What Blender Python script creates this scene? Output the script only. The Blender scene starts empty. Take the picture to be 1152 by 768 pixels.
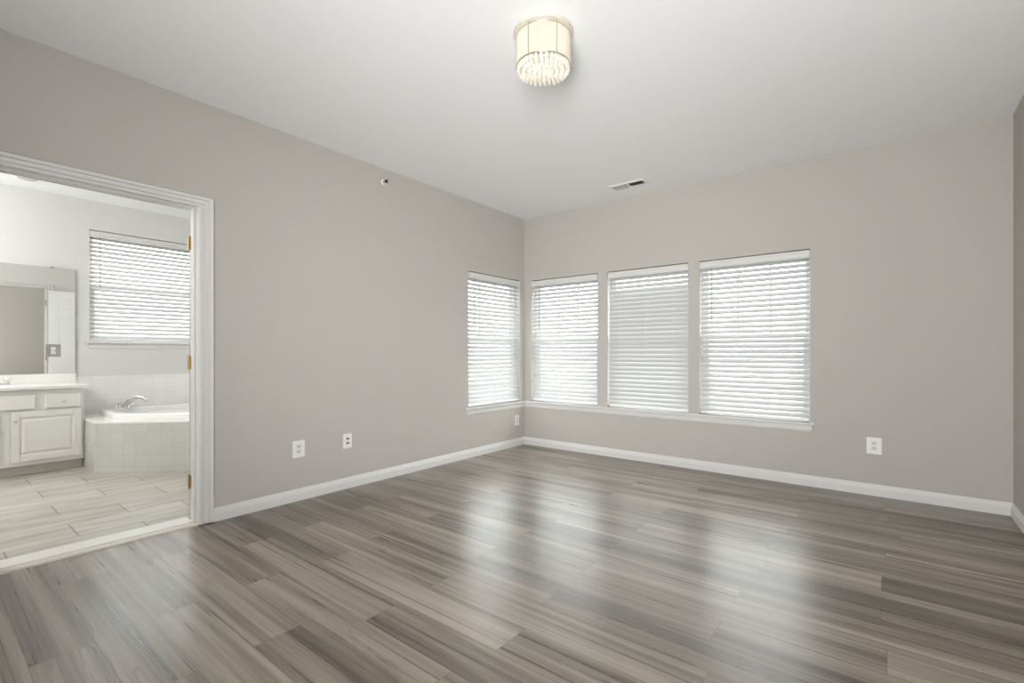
import bpy, bmesh, math, random
from mathutils import Vector, Matrix
random.seed(7)
PI = math.pi
S = bpy.context.scene
COL = S.collection

# ------------------------------------------------------------------ camera, sky, lights, exposure
cd = bpy.data.cameras.new('camera')
cd.sensor_width = 36.0
cd.lens = 537.0 / 1152.0 * 36.0
cd.shift_y = 12.5 / 1152.0
cd.clip_start = 0.02
cam = bpy.data.objects.new('camera', cd)
cam.location = (3.50, -4.677, 1.115)
cam.rotation_euler = (PI / 2, 0, math.radians(38.3))
COL.objects.link(cam)
S.camera = cam

S.view_settings.view_transform = 'Standard'
S.view_settings.look = 'None'
S.view_settings.exposure = 0.0
S.view_settings.gamma = 1.0
S.view_settings.use_curve_mapping = False
S.cycles.max_bounces = 14
S.cycles.diffuse_bounces = 8
S.cycles.transparent_max_bounces = 16
S.cycles.sample_clamp_indirect = 6.0

W = bpy.data.worlds.new('sky')
S.world = W
W.use_nodes = True
bg = W.node_tree.nodes['Background']
_tc = W.node_tree.nodes.new('ShaderNodeTexCoord')
_sx = W.node_tree.nodes.new('ShaderNodeSeparateXYZ')
_rp = W.node_tree.nodes.new('ShaderNodeValToRGB')
W.node_tree.links.new(_tc.outputs['Generated'], _sx.inputs[0])
_mr = W.node_tree.nodes.new('ShaderNodeMapRange')
_mr.inputs['From Min'].default_value = -1.0
W.node_tree.links.new(_sx.outputs['Z'], _mr.inputs['Value'])
W.node_tree.links.new(_mr.outputs['Result'], _rp.inputs['Fac'])
_rp.color_ramp.elements[0].position = 0.44       # pale ground below the horizon, hazy bright sky above
_rp.color_ramp.elements[0].color = (0.25, 0.255, 0.25, 1)
_rp.color_ramp.elements[1].position = 0.52
_rp.color_ramp.elements[1].color = (0.95, 0.98, 1.0, 1)
W.node_tree.links.new(_rp.outputs['Color'], bg.inputs['Color'])
bg.inputs['Strength'].default_value = 9.5


def area_light(name, loc, rot, sx, sy, power, color=(1, 1, 1), spread=180):
    l = bpy.data.lights.new(name, 'AREA')
    l.shape = 'RECTANGLE'
    l.size, l.size_y = sx, sy
    l.energy = power
    l.color = color
    l.spread = math.radians(spread)
    o = bpy.data.objects.new(name, l)
    o.location = loc
    o.rotation_euler = rot
    COL.objects.link(o)
    return o


# two added fill lights behind the camera, brightening walls and ceiling; not real lamps
area_light('added_fill_behind_camera', (3.5, -5.55, 1.1), (PI / 2 + 0.34, 0, 0.28), 1.3, 1.7, 112, (0.98, 0.99, 1.0), 130)
area_light('added_far_wall_fill', (3.7, -5.55, 1.3), (PI / 2, 0, 0.62), 1.0, 1.2, 16, (0.98, 0.99, 1.0), 60)
# added fill light brightening the bathroom from outside the frame; no fixture seen there
_bl = bpy.data.lights.new('added_bathroom_fill', 'POINT')
_bl.energy = 86
_bl.color = (0.99, 0.99, 1.0)
_bl.shadow_soft_size = 0.15
_bo = bpy.data.objects.new('added_bathroom_fill', _bl)
_bo.location = (-2.1, -5.4, 2.05)
COL.objects.link(_bo)


# ------------------------------------------------------------------ materials
def new_mat(name):
    m = bpy.data.materials.new(name)
    m.use_nodes = True
    nt = m.node_tree
    return m, nt, nt.nodes['Principled BSDF']


def plain(name, col, rough=0.5, metal=0.0, bump=0.0, bscale=300, spec=0.5, var=0.03, coat=0.0):
    m, nt, b = new_mat(name)
    n = nt.nodes
    tc = n.new('ShaderNodeTexCoord')
    nz = n.new('ShaderNodeTexNoise')
    nz.inputs['Scale'].default_value = 2.5
    nz.inputs['Detail'].default_value = 3
    nt.links.new(tc.outputs['Object'], nz.inputs['Vector'])
    mx = n.new('ShaderNodeMix')
    mx.data_type = 'RGBA'
    mx.inputs['A'].default_value = tuple(c * (1 - var) for c in col) + (1,)
    mx.inputs['B'].default_value = tuple(min(1, c * (1 + var)) for c in col) + (1,)
    nt.links.new(nz.outputs['Fac'], mx.inputs['Factor'])
    nt.links.new(mx.outputs['Result'], b.inputs['Base Color'])
    b.inputs['Roughness'].default_value = rough
    b.inputs['Metallic'].default_value = metal
    b.inputs['Specular IOR Level'].default_value = spec
    b.inputs['Coat Weight'].default_value = coat
    if bump > 0:
        n2 = n.new('ShaderNodeTexNoise')
        n2.inputs['Scale'].default_value = bscale
        nt.links.new(tc.outputs['Object'], n2.inputs['Vector'])
        bp = n.new('ShaderNodeBump')
        bp.inputs['Strength'].default_value = bump
        bp.inputs['Distance'].default_value = 0.002
        nt.links.new(n2.outputs['Fac'], bp.inputs['Height'])
        nt.links.new(bp.outputs['Normal'], b.inputs['Normal'])
    return m


M = {}
M['wall'] = plain('greige_wall_paint', (0.482, 0.458, 0.424), 0.75, bump=0.06, bscale=220, spec=0.3, var=0.012)
M['bwall'] = plain('pale_bathroom_paint', (0.655, 0.65, 0.63), 0.75, bump=0.06, bscale=220, spec=0.3, var=0.012)
M['ceil'] = plain('white_ceiling_paint', (0.85, 0.86, 0.86), 0.9, bump=0.05, bscale=180, spec=0.2, var=0.01)
M['trim'] = plain('white_trim_paint', (0.69, 0.68, 0.66), 0.35, var=0.01)
M['vinyl'] = plain('white_vinyl', (0.85, 0.85, 0.85), 0.35, var=0.01)
M['plate'] = plain('white_plate_plastic', (0.80, 0.785, 0.76), 0.35, var=0.01)
M['socket'] = plain('socket_plastic', (0.66, 0.64, 0.62), 0.35, var=0.02)
M['dark'] = plain('dark_slot', (0.03, 0.028, 0.026), 0.6)
M['greyfin'] = plain('grey_louvre_metal', (0.50, 0.49, 0.47), 0.45, var=0.02)
M['ventwhite'] = plain('white_register_metal', (0.78, 0.78, 0.76), 0.4, var=0.01)
M['chrome'] = plain('chrome', (0.75, 0.75, 0.76), 0.12, metal=1.0, var=0.01)
M['greymetal'] = plain('brushed_grey_metal', (0.42, 0.40, 0.37), 0.35, metal=0.8, var=0.02)
M['brass'] = plain('brass', (0.45, 0.33, 0.14), 0.35, metal=1.0, var=0.03)
M['valance'] = plain('shaded_white_valance', (0.66, 0.655, 0.64), 0.45, var=0.01)  # greyer than the blind's vinyl: the valance's shade is put into the colour
M['wand'] = plain('wand_plastic', (0.30, 0.30, 0.30), 0.3, var=0.01)
M['cord'] = plain('ladder_cord', (0.74, 0.74, 0.73), 0.8, var=0.01)
M['cabinet'] = plain('white_cabinet_paint', (0.78, 0.77, 0.745), 0.4, var=0.015)
M['toe'] = plain('toe_kick_vinyl', (0.62, 0.60, 0.55), 0.5, var=0.03)
M['counter'] = plain('cultured_marble', (0.84, 0.825, 0.79), 0.18, var=0.02)
M['acrylic'] = plain('white_acrylic', (0.84, 0.835, 0.82), 0.15, var=0.01)
M['marble'] = plain('threshold_marble', (0.70, 0.685, 0.64), 0.3, var=0.06)
M['tmould'] = plain('cream_transition_strip', (0.66, 0.60, 0.545), 0.35, var=0.03)
M['bulb_ring'] = plain('champagne_metal', (0.80, 0.74, 0.62), 0.25, metal=0.9, var=0.02)


M['lamp_white'] = plain('cream_enamel', (0.60, 0.56, 0.48), 0.35, var=0.01)


def mirror_mat():
    m, nt, b = new_mat('mirror_glass')
    b.inputs['Base Color'].default_value = (0.84, 0.85, 0.83, 1)
    b.inputs['Metallic'].default_value = 1
    b.inputs['Roughness'].default_value = 0.01
    return m


def glass_mat():
    m, nt, b = new_mat('window_glass')
    n = nt.nodes
    out = n['Material Output']
    tr = n.new('ShaderNodeBsdfTransparent')
    tr.inputs['Color'].default_value = (0.94, 0.96, 0.95, 1)
    gl = n.new('ShaderNodeBsdfGlossy')
    gl.inputs['Roughness'].default_value = 0.02
    mx = n.new('ShaderNodeMixShader')
    mx.inputs[0].default_value = 0.05
    nt.links.new(tr.outputs[0], mx.inputs[1])
    nt.links.new(gl.outputs[0], mx.inputs[2])
    nt.links.new(mx.outputs[0], out.inputs['Surface'])
    return m


def slat_mat():
    m, nt, b = new_mat('white_blind_slat')
    n = nt.nodes
    out = n['Material Output']
    b.inputs['Base Color'].default_value = (0.53, 0.53, 0.52, 1)
    b.inputs['Roughness'].default_value = 0.45
    t = n.new('ShaderNodeBsdfTranslucent')
    t.inputs['Color'].default_value = (0.85, 0.85, 0.83, 1)
    mx = n.new('ShaderNodeMixShader')
    mx.inputs[0].default_value = 0.01
    nt.links.new(b.outputs[0], mx.inputs[1])
    nt.links.new(t.outputs[0], mx.inputs[2])
    nt.links.new(mx.outputs[0], out.inputs['Surface'])
    return m


def strand_mat():
    m, nt, b = new_mat('ivory_string_shade')
    n = nt.nodes
    out = n['Material Output']
    b.inputs['Base Color'].default_value = (0.80, 0.77, 0.70, 1)
    b.inputs['Roughness'].default_value = 0.6
    t = n.new('ShaderNodeBsdfTranslucent')
    t.inputs['Color'].default_value = (0.93, 0.90, 0.83, 1)
    mx = n.new('ShaderNodeMixShader')
    mx.inputs[0].default_value = 0.5
    nt.links.new(b.outputs[0], mx.inputs[1])
    nt.links.new(t.outputs[0], mx.inputs[2])
    nt.links.new(mx.outputs[0], out.inputs['Surface'])
    return m


def crystal_mat():
    m, nt, b = new_mat('cut_crystal')
    n = nt.nodes
    out = n['Material Output']
    b.inputs['Base Color'].default_value = (0.97, 0.95, 0.90, 1)
    b.inputs['Roughness'].default_value = 0.08
    b.inputs['Coat Weight'].default_value = 1.0
    t = n.new('ShaderNodeBsdfTranslucent')
    t.inputs['Color'].default_value = (0.98, 0.96, 0.90, 1)
    mx = n.new('ShaderNodeMixShader')
    mx.inputs[0].default_value = 0.55
    nt.links.new(b.outputs[0], mx.inputs[1])
    nt.links.new(t.outputs[0], mx.inputs[2])
    nt.links.new(mx.outputs[0], out.inputs['Surface'])
    return m


M['mirror'] = mirror_mat()
M['glass'] = glass_mat()
M['slat'] = slat_mat()
M['strand'] = strand_mat()
M['crystal'] = crystal_mat()


class NT:
    """tiny wrapper for writing node maths"""
    def __init__(self, nt):
        self.nt = nt

    def put(self, sock, v):
        if hasattr(v, 'is_output'):
            self.nt.links.new(v, sock)
        else:
            sock.default_value = v

    def m(self, op, a, b=0.0, c=0.0):
        n = self.nt.nodes.new('ShaderNodeMath')
        n.operation = op
        self.put(n.inputs[0], a)
        self.put(n.inputs[1], b)
        self.put(n.inputs[2], c)
        return n.outputs[0]

    def xyz(self, x, y, z=0.0):
        n = self.nt.nodes.new('ShaderNodeCombineXYZ')
        for i, v in enumerate((x, y, z)):
            self.put(n.inputs[i], v)
        return n.outputs[0]

    def white(self, x, y, z=0.0):
        n = self.nt.nodes.new('ShaderNodeTexWhiteNoise')
        n.noise_dimensions = '3D'
        self.nt.links.new(self.xyz(x, y, z), n.inputs['Vector'])
        return n.outputs['Value']

    def noise(self, vec, scale, detail=3, rough=0.5, dist=0.0):
        n = self.nt.nodes.new('ShaderNodeTexNoise')
        n.inputs['Scale'].default_value = scale
        n.inputs['Detail'].default_value = detail
        n.inputs['Roughness'].default_value = rough
        n.inputs['Distortion'].default_value = dist
        self.nt.links.new(vec, n.inputs['Vector'])
        return n.outputs['Fac']

    def ramp(self, fac, stops):
        n = self.nt.nodes.new('ShaderNodeValToRGB')
        e = n.color_ramp.elements
        while len(e) < len(stops):
            e.new(0.5)
        for el, (p, c) in zip(e, stops):
            el.position = p
            el.color = tuple(c) + (1,)
        self.nt.links.new(fac, n.inputs['Fac'])
        return n.outputs['Color']

    def mix(self, fac, a, b, mode='MIX'):
        n = self.nt.nodes.new('ShaderNodeMix')
        n.data_type = 'RGBA'
        n.blend_type = mode
        self.put(n.inputs['Factor'], fac)
        self.put(n.inputs['A'], a)
        self.put(n.inputs['B'], b)
        return n.outputs['Result']

    def smooth(self, v, lo, hi):
        n = self.nt.nodes.new('ShaderNodeMapRange')
        n.interpolation_type = 'SMOOTHSTEP'
        self.put(n.inputs['Value'], v)
        n.inputs['From Min'].default_value = lo
        n.inputs['From Max'].default_value = hi
        return n.outputs['Result']

    def pos(self):
        g = self.nt.nodes.new('ShaderNodeNewGeometry')
        s = self.nt.nodes.new('ShaderNodeSeparateXYZ')
        self.nt.links.new(g.outputs['Position'], s.inputs[0])
        return s.outputs

    def bump(self, h, strength, dist):
        n = self.nt.nodes.new('ShaderNodeBump')
        n.inputs['Strength'].default_value = strength
        n.inputs['Distance'].default_value = dist
        self.nt.links.new(h, n.inputs['Height'])
        return n.outputs['Normal']


def srgb(r, g, b):
    f = lambda c: ((c / 255 + 0.055) / 1.055) ** 2.4 if c > 10 else c / 255 / 12.92
    return (f(r), f(g), f(b))


def plank_mat():
    m, nt, b = new_mat('grey_brown_vinyl_planks')
    k = NT(nt)
    X, Y, Z = k.pos()
    PW, PL = 0.183, 1.22
    row = k.m('FLOOR', k.m('DIVIDE', k.m('ADD', Y, 20.0 * PW + 0.02), PW))
    fy = k.m('FRACT', k.m('DIVIDE', k.m('ADD', Y, 20.0 * PW + 0.02), PW))
    par = k.m('MODULO', row, 2.0)
    off = k.m('ADD', k.m('MULTIPLY', par, 0.52), k.m('MULTIPLY', k.white(row, 3.3), 0.10))
    xs = k.m('DIVIDE', k.m('ADD', X, k.m('ADD', off, 20.0 * PL - 3.57)), PL)
    col = k.m('FLOOR', xs)
    fx = k.m('FRACT', xs)
    r1 = k.white(row, col, 1.0)
    r2 = k.white(row, col, 2.0)
    r3 = k.white(row, col, 5.0)
    # grain stretched along x, shifted per plank
    gx = k.m('ADD', X, k.m('MULTIPLY', r1, 37.0))
    gy = k.m('ADD', Y, k.m('MULTIPLY', r2, 11.0))
    broad = k.noise(k.xyz(k.m('MULTIPLY', gx, 0.45), k.m('MULTIPLY', gy, 11.0), r3), 1.0, 2, 0.5, 0.35)
    streak = k.noise(k.xyz(k.m('MULTIPLY', gx, 0.75), k.m('MULTIPLY', gy, 42.0), r3), 1.0, 3, 0.6, 0.5)
    fine = k.noise(k.xyz(k.m('MULTIPLY', gx, 2.5), k.m('MULTIPLY', gy, 230.0), r3), 1.0, 2, 0.6)
    v = k.m('ADD', k.m('MULTIPLY', broad, 0.55), k.m('MULTIPLY', streak, 0.45))
    v = k.m('ADD', v, k.m('MULTIPLY', k.m('SUBTRACT', fine, 0.5), 0.16))
    v = k.m('ADD', v, k.m('MULTIPLY', k.m('SUBTRACT', r1, 0.5), 0.11))
    base = k.ramp(v, [(0.30, srgb(68, 58, 49)), (0.42, srgb(98, 87, 76)), (0.52, srgb(129, 117, 105)),
                      (0.62, srgb(153, 141, 129)), (0.76, srgb(174, 162, 149))])
    # a few dark cathedral figures
    ck = k.noise(k.xyz(k.m('MULTIPLY', gx, 0.9), k.m('MULTIPLY', gy, 13.0), k.m('ADD', r3, 4.0)), 1.0, 2, 0.5, 1.2)
    line = k.m('SUBTRACT', 1.0, k.smooth(k.m('ABSOLUTE', k.m('SUBTRACT', ck, 0.40)), 0.0, 0.022))
    pick = k.smooth(k.noise(k.xyz(k.m('MULTIPLY', gx, 0.8), k.m('MULTIPLY', gy, 4.0), r2), 1.0, 1), 0.48, 0.66)
    base = k.mix(k.m('MULTIPLY', k.m('MULTIPLY', line, pick), 0.6), base, srgb(70, 59, 51) + (1,))
    # joints
    ey = k.m('MINIMUM', fy, k.m('SUBTRACT', 1.0, fy))
    ex = k.m('MINIMUM', fx, k.m('SUBTRACT', 1.0, fx))
    jy = k.m('SUBTRACT', 1.0, k.smooth(k.m('MULTIPLY', ey, PW), 0.001, 0.0028))
    jx = k.m('SUBTRACT', 1.0, k.smooth(k.m('MULTIPLY', ex, PL), 0.0008, 0.0024))
    j = k.m('MAXIMUM', jy, jx)
    base = k.mix(k.m('MULTIPLY', j, 0.6), base, srgb(66, 57, 50) + (1,))
    nt.links.new(base, b.inputs['Base Color'])
    rg = k.m('ADD', 0.30, k.m('MULTIPLY', k.m('SUBTRACT', streak, 0.5), 0.18))
    nt.links.new(rg, b.inputs['Roughness'])
    b.inputs['Specular IOR Level'].default_value = 1.0
    h = k.m('SUBTRACT', k.m('MULTIPLY', fine, 0.25), j)
    nt.links.new(k.bump(h, 0.12, 0.0015), b.inputs['Normal'])
    return m


def floor_tile_mat():
    m, nt, b = new_mat('wood_look_bathroom_tile')
    k = NT(nt)
    X, Y, Z = k.pos()
    TW, TL = 0.303, 0.628
    rs = k.m('DIVIDE', k.m('ADD', X, 20 * TW + 0.68 - 2 * TW), TW)
    row = k.m('FLOOR', rs)
    fr = k.m('FRACT', rs)
    par = k.m('MODULO', row, 2.0)
    cs = k.m('DIVIDE', k.m('ADD', Y, k.m('ADD', 20 * TL + 4.03, k.m('MULTIPLY', par, -TL / 2))), TL)
    col = k.m('FLOOR', cs)
    fc = k.m('FRACT', cs)
    r1 = k.white(row, col, 1.0)
    r2 = k.white(row, col, 2.0)
    gx = k.m('ADD', X, k.m('MULTIPLY', r1, 17.0))
    gy = k.m('ADD', Y, k.m('MULTIPLY', r2, 23.0))
    a = k.noise(k.xyz(k.m('MULTIPLY', gx, 13.0), k.m('MULTIPLY', gy, 1.6), 0.0), 1.0, 5, 0.65, 0.5)
    base = k.ramp(k.m('ADD', a, k.m('MULTIPLY', k.m('SUBTRACT', r1, 0.5), 0.12)),
                  [(0.28, srgb(142, 135, 123)), (0.5, srgb(172, 167, 156)), (0.72, srgb(194, 190, 180))])
    er = k.m('MULTIPLY', k.m('MINIMUM', fr, k.m('SUBTRACT', 1.0, fr)), TW)
    ec = k.m('MULTIPLY', k.m('MINIMUM', fc, k.m('SUBTRACT', 1.0, fc)), TL)
    jr = k.m('SUBTRACT', 1.0, k.smooth(er, 0.001, 0.0025))
    jc = k.m('SUBTRACT', 1.0, k.smooth(ec, 0.003, 0.0055))
    base = k.mix(k.m('MULTIPLY', jr, 0.45), base, srgb(150, 142, 128) + (1,))
    base = k.mix(k.m('MULTIPLY', jc, 0.85), base, srgb(112, 105, 94) + (1,))
    nt.links.new(base, b.inputs['Base Color'])
    b.inputs['Roughness'].default_value = 0.4
    nt.links.new(k.bump(k.m('SUBTRACT', a, k.m('MAXIMUM', jr, jc)), 0.12, 0.002), b.inputs['Normal'])
    return m


def wall_tile_mat(name, tile, col, grout, dirs, offs=(0, 0)):
    """square tiles; dirs: the horizontal direction (dx,dy) along the tiled face; object space z is up"""
    m, nt, b = new_mat(name)
    k = NT(nt)
    X, Y, Z = k.pos()
    u = k.m('ADD', k.m('ADD', k.m('MULTIPLY', X, dirs[0]), k.m('MULTIPLY', Y, dirs[1])), 50 * tile + offs[0])
    us, zs = k.m('DIVIDE', u, tile), k.m('DIVIDE', k.m('ADD', Z, 10 * tile + offs[1]), tile)
    fu, fz = k.m('FRACT', us), k.m('FRACT', zs)
    r = k.white(k.m('FLOOR', us), k.m('FLOOR', zs), 2.0)
    e = k.m('MULTIPLY', k.m('MINIMUM', k.m('MINIMUM', fu, k.m('SUBTRACT', 1.0, fu)), k.m('MINIMUM', fz, k.m('SUBTRACT', 1.0, fz))), tile)
    j = k.m('SUBTRACT', 1.0, k.smooth(e, 0.0012, 0.0028))
    base = k.mix(r, tuple(c * 0.97 for c in col) + (1,), tuple(min(1, c * 1.03) for c in col) + (1,))
    base = k.mix(j, base, tuple(grout) + (1,))
    nt.links.new(base, b.inputs['Base Color'])
    b.inputs['Roughness'].default_value = 0.22
    nt.links.new(k.bump(k.m('SUBTRACT', 1.0, j), 0.3, 0.001), b.inputs['Normal'])
    return m


M['floor'] = plank_mat()
M['bfloor'] = floor_tile_mat()
D45 = (math.sqrt(0.5), math.sqrt(0.5))
M['tubtile'] = wall_tile_mat('tub_front_tile', 0.108, (0.53, 0.525, 0.485), (0.47, 0.46, 0.415), D45, (0.03, 0.06))
M['tubtile_x'] = wall_tile_mat('tub_side_tile', 0.108, (0.53, 0.525, 0.485), (0.47, 0.46, 0.415), (1, 0), (0.03, 0.06))
M['walltile_y'] = wall_tile_mat('tub_wall_tile', 0.108, (0.80, 0.795, 0.78), (0.755, 0.75, 0.73), (0, 1), (0.0, 0.04))
M['walltile_x'] = wall_tile_mat('tub_end_wall_tile', 0.108, (0.80, 0.795, 0.78), (0.755, 0.75, 0.73), (1, 0), (0.0, 0.04))
M['deck'] = plain('tub_deck_tile', (0.80, 0.785, 0.74), 0.2, var=0.02)


# ------------------------------------------------------------------ mesh helpers
class MB:
    def __init__(self):
        self.bm = bmesh.new()

    def box(self, x0, x1, y0, y1, z0, z1, bev=0.0, mat=None):
        r = bmesh.ops.create_cube(self.bm, size=1.0)
        vs = r['verts']
        for v in vs:
            v.co = Vector(((x0 + x1) / 2 + v.co.x * (x1 - x0), (y0 + y1) / 2 + v.co.y * (y1 - y0), (z0 + z1) / 2 + v.co.z * (z1 - z0)))
        if bev > 0:
            es = {e for v in vs for e in v.link_edges}
            r2 = bmesh.ops.bevel(self.bm, geom=list(es), offset=bev, segments=2, affect='EDGES', profile=0.5)
            vs = list({v for f in r2['faces'] for v in f.verts} | {v for v in vs if v.is_valid})
        if mat is not None:
            for v in vs:
                if v.is_valid:
                    v.co = mat @ v.co
        return self

    def prism(self, pts, axis, a0, a1, place=None):
        """closed 2D outline extruded along axis from a0 to a1. pts are (p,q): axis x -> (y,z), y -> (x,z), z -> (x,y)"""
        def mk(p, q, a):
            if axis == 'x':
                return Vector((a, p, q))
            if axis == 'y':
                return Vector((p, a, q))
            return Vector((p, q, a))
        A = [self.bm.verts.new(mk(p, q, a0)) for p, q in pts]
        B = [self.bm.verts.new(mk(p, q, a1)) for p, q in pts]
        n = len(pts)
        for i in range(n):
            self.bm.faces.new((A[i], A[(i + 1) % n], B[(i + 1) % n], B[i]))
        self.bm.faces.new(A)
        self.bm.faces.new(list(reversed(B)))
        if place is not None:
            for v in A + B:
                v.co = place @ v.co
        return self

    def lathe(self, prof, center, n=32, axis='z', mat=None):
        """prof: list of (r, h); revolved about axis through center"""
        c = Vector(center)
        rings = []
        new = []
        for r, h in prof:
            ring = []
            if r < 1e-6:
                p = {'z': Vector((0, 0, h)), 'x': Vector((h, 0, 0)), 'y': Vector((0, h, 0))}[axis]
                v = self.bm.verts.new(c + p)
                ring = [v]
                new.append(v)
            else:
                for i in range(n):
                    a = 2 * PI * i / n
                    p, q = r * math.cos(a), r * math.sin(a)
                    co = {'z': Vector((p, q, h)), 'x': Vector((h, p, q)), 'y': Vector((p, h, q))}[axis]
                    v = self.bm.verts.new(c + co)
                    ring.append(v)
                    new.append(v)
            rings.append(ring)
        for R0, R1 in zip(rings, rings[1:]):
            if len(R0) == 1 and len(R1) == 1:
                continue
            for i in range(n):
                j = (i + 1) % n
                if len(R0) == 1:
                    self.bm.faces.new((R0[0], R1[j], R1[i]))
                elif len(R1) == 1:
                    self.bm.faces.new((R0[i], R0[j], R1[0]))
                else:
                    self.bm.faces.new((R0[i], R0[j], R1[j], R1[i]))
        if mat is not None:
            for v in new:
                v.co = mat @ v.co
        return self

    def tube(self, pts, radii, n=10):
        pts = [Vector(p) for p in pts]
        if not hasattr(radii, '__len__'):
            radii = [radii] * len(pts)
        rings = []
        prev = None
        for i, p in enumerate(pts):
            t = (pts[min(i + 1, len(pts) - 1)] - pts[max(i - 1, 0)]).normalized()
            if prev is None:
                a = Vector((0, 0, 1)) if abs(t.z) < 0.9 else Vector((1, 0, 0))
                u = t.cross(a).normalized()
            else:
                u = (prev - t * prev.dot(t)).normalized()
            prev = u
            w = t.cross(u)
            rings.append([self.bm.verts.new(p + (u * math.cos(2 * PI * k / n) + w * math.sin(2 * PI * k / n)) * radii[i]) for k in range(n)])
        for R0, R1 in zip(rings, rings[1:]):
            for k in range(n):
                self.bm.faces.new((R0[k], R0[(k + 1) % n], R1[(k + 1) % n], R1[k]))
        self.bm.faces.new(rings[0])
        self.bm.faces.new(list(reversed(rings[-1])))
        return self

    def build(self, name, mat, parent=None, origin=None, smooth=False):
        bmesh.ops.recalc_face_normals(self.bm, faces=self.bm.faces[:])
        if parent is not None and origin is None:
            o_ = Vector((0, 0, 0))
            p = parent
            while p is not None:
                o_ += Vector(p.location)
                p = p.parent
            origin_w = o_
            loc = Vector((0, 0, 0))
        else:
            origin_w = Vector(origin or (0, 0, 0))
            loc = origin_w
        for v in self.bm.verts:
            v.co -= origin_w
        if smooth:
            for f in self.bm.faces:
                f.smooth = True
        me = bpy.data.meshes.new(name)
        self.bm.to_mesh(me)
        self.bm.free()
        me.materials.append(mat)
        if smooth:
            try:
                me.set_sharp_from_angle(angle=math.radians(40))
            except Exception:
                pass
        o = bpy.data.objects.new(name, me)
        o.location = loc
        COL.objects.link(o)
        if parent is not None:
            o.parent = parent
        return o


def tag(o, label, cat, group=None, kind=None):
    o['label'] = label
    o['category'] = cat
    if group:
        o['group'] = group
    if kind:
        o['kind'] = kind
    return o


def thing(name, loc, label, cat, group=None, kind=None):
    o = bpy.data.objects.new(name, None)
    o.empty_display_size = 0.1
    o.location = loc
    COL.objects.link(o)
    return tag(o, label, cat, group, kind)


def copy_tree(o, parent=None):
    c = o.copy()
    COL.objects.link(c)
    if parent is not None:
        c.parent = parent
    for ch in list(o.children):
        copy_tree(ch, c)
    return c


# ------------------------------------------------------------------ the shell
H = 2.74
RX = 4.166           # right wall
FY = -5.72           # wall behind the camera
BX, BY0, BY1 = -3.19, -6.2, -2.1     # bathroom
WT = 0.12            # bathroom partition thickness
ET = 0.16            # outside wall thickness
DY0, DY1, DZ = -4.43, -3.497, 2.080  # doorway


def wall_cells(axis, a0, a1, b0, b1, z0, z1, holes):
    """wall slab between planes a0..a1 on axis ('x' or 'y'), running b0..b1, with rectangular holes (h0,h1,zb,zt)"""
    mb = MB()
    cuts = sorted({b0, b1} | {h for q in holes for h in q[:2]})
    for s0, s1 in zip(cuts, cuts[1:]):
        mid = (s0 + s1) / 2
        hs = sorted([(q[2], q[3]) for q in holes if q[0] < mid < q[1]])
        z = z0
        spans = []
        for zb, zt in hs:
            if zb > z:
                spans.append((z, zb))
            z = zt
        if z < z1:
            spans.append((z, z1))
        for za, zb in spans:
            if axis == 'x':
                mb.box(a0, a1, s0, s1, za, zb)
            else:
                mb.box(s0, s1, a0, a1, za, zb)
    bmesh.ops.remove_doubles(mb.bm, verts=mb.bm.verts[:], dist=1e-5)
    return mb


WZ0, WZ1 = 0.53, 1.985
WIN = [(0.105, 0.998), (1.112, 1.978), (2.082, 2.982)]     # back wall openings
LW = (-0.992, -0.088)                                       # left wall opening
BW = (-3.475, -2.35, 1.232, 2.43)                             # bathroom window

tag(wall_cells('y', 0, ET, -WT, RX + ET, 0, H, [(a, b, WZ0, WZ1) for a, b in WIN]).build('wall_back', M['wall']),
    'greige painted back wall pierced by three windows with white blinds', 'wall', kind='structure')
tag(wall_cells('x', -WT, 0, FY, 0, 0, H, [(LW[0], LW[1], WZ0, WZ1), (DY0, DY1, 0, DZ)]).build('wall_left', M['wall']),
    'greige painted left wall with the bathroom doorway and one corner window', 'wall', kind='structure')
tag(MB().box(RX, RX + ET, FY, ET, 0, H).build('wall_right', M['wall']),
    'bright painted right wall, a narrow strip at the right edge of the photo', 'wall', kind='structure')
tag(wall_cells('y', FY - ET, FY, -WT, RX + ET, 0, H, []).build('wall_front', M['wall']),
    'plain wall behind the photographer, out of view', 'wall', kind='structure')
tag(MB().box(-0.02, RX + ET, FY - ET, ET, -0.12, 0).build('floor', M['floor']),
    'grey-brown wood plank floor of the empty bedroom', 'floor', kind='structure')
tag(MB().box(-WT, RX + ET, FY - ET, ET, H, H + 0.12).build('ceiling', M['ceil']),
    'smooth white bedroom ceiling', 'ceiling', kind='structure')
# bathroom shell
bwx = BX - ET
tag(wall_cells('x', bwx, BX, BY0, BY1 + ET, 0, H, [BW]).build('wall_bathroom_far', M['bwall']),
    'pale bathroom wall behind the mirror and the bathroom window', 'wall', kind='structure')
tag(MB().box(BX, -WT, BY1, BY1 + ET, 0, H).build('wall_bathroom_right', M['bwall']),
    'pale bathroom wall at the end of the tub', 'wall', kind='structure')
tag(MB().box(BX, -WT, BY0 - 0.1, BY0, 0, H).build('wall_bathroom_left', M['bwall']),
    'pale bathroom wall beyond the vanity, out of view', 'wall', kind='structure')
tag(wall_cells('x', -WT - 0.012, -WT, BY0, BY1, 0, H, [(DY0, DY1, 0, DZ)]).build('wall_bathroom_near', M['bwall']),
    'bathroom face of the partition around the doorway', 'wall', kind='structure')
tag(MB().box(bwx, -0.05, BY0, BY1 + ET, -0.12, 0.0).build('floor_bathroom', M['bfloor']),
    'beige wood-look tile floor of the bathroom', 'floor', kind='structure')
tag(MB().box(bwx, -WT, BY0, BY1 + ET, H, H + 0.12).build('ceiling_bathroom', M['ceil']),
    'white bathroom ceiling above the doorway', 'ceiling', kind='structure')

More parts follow.
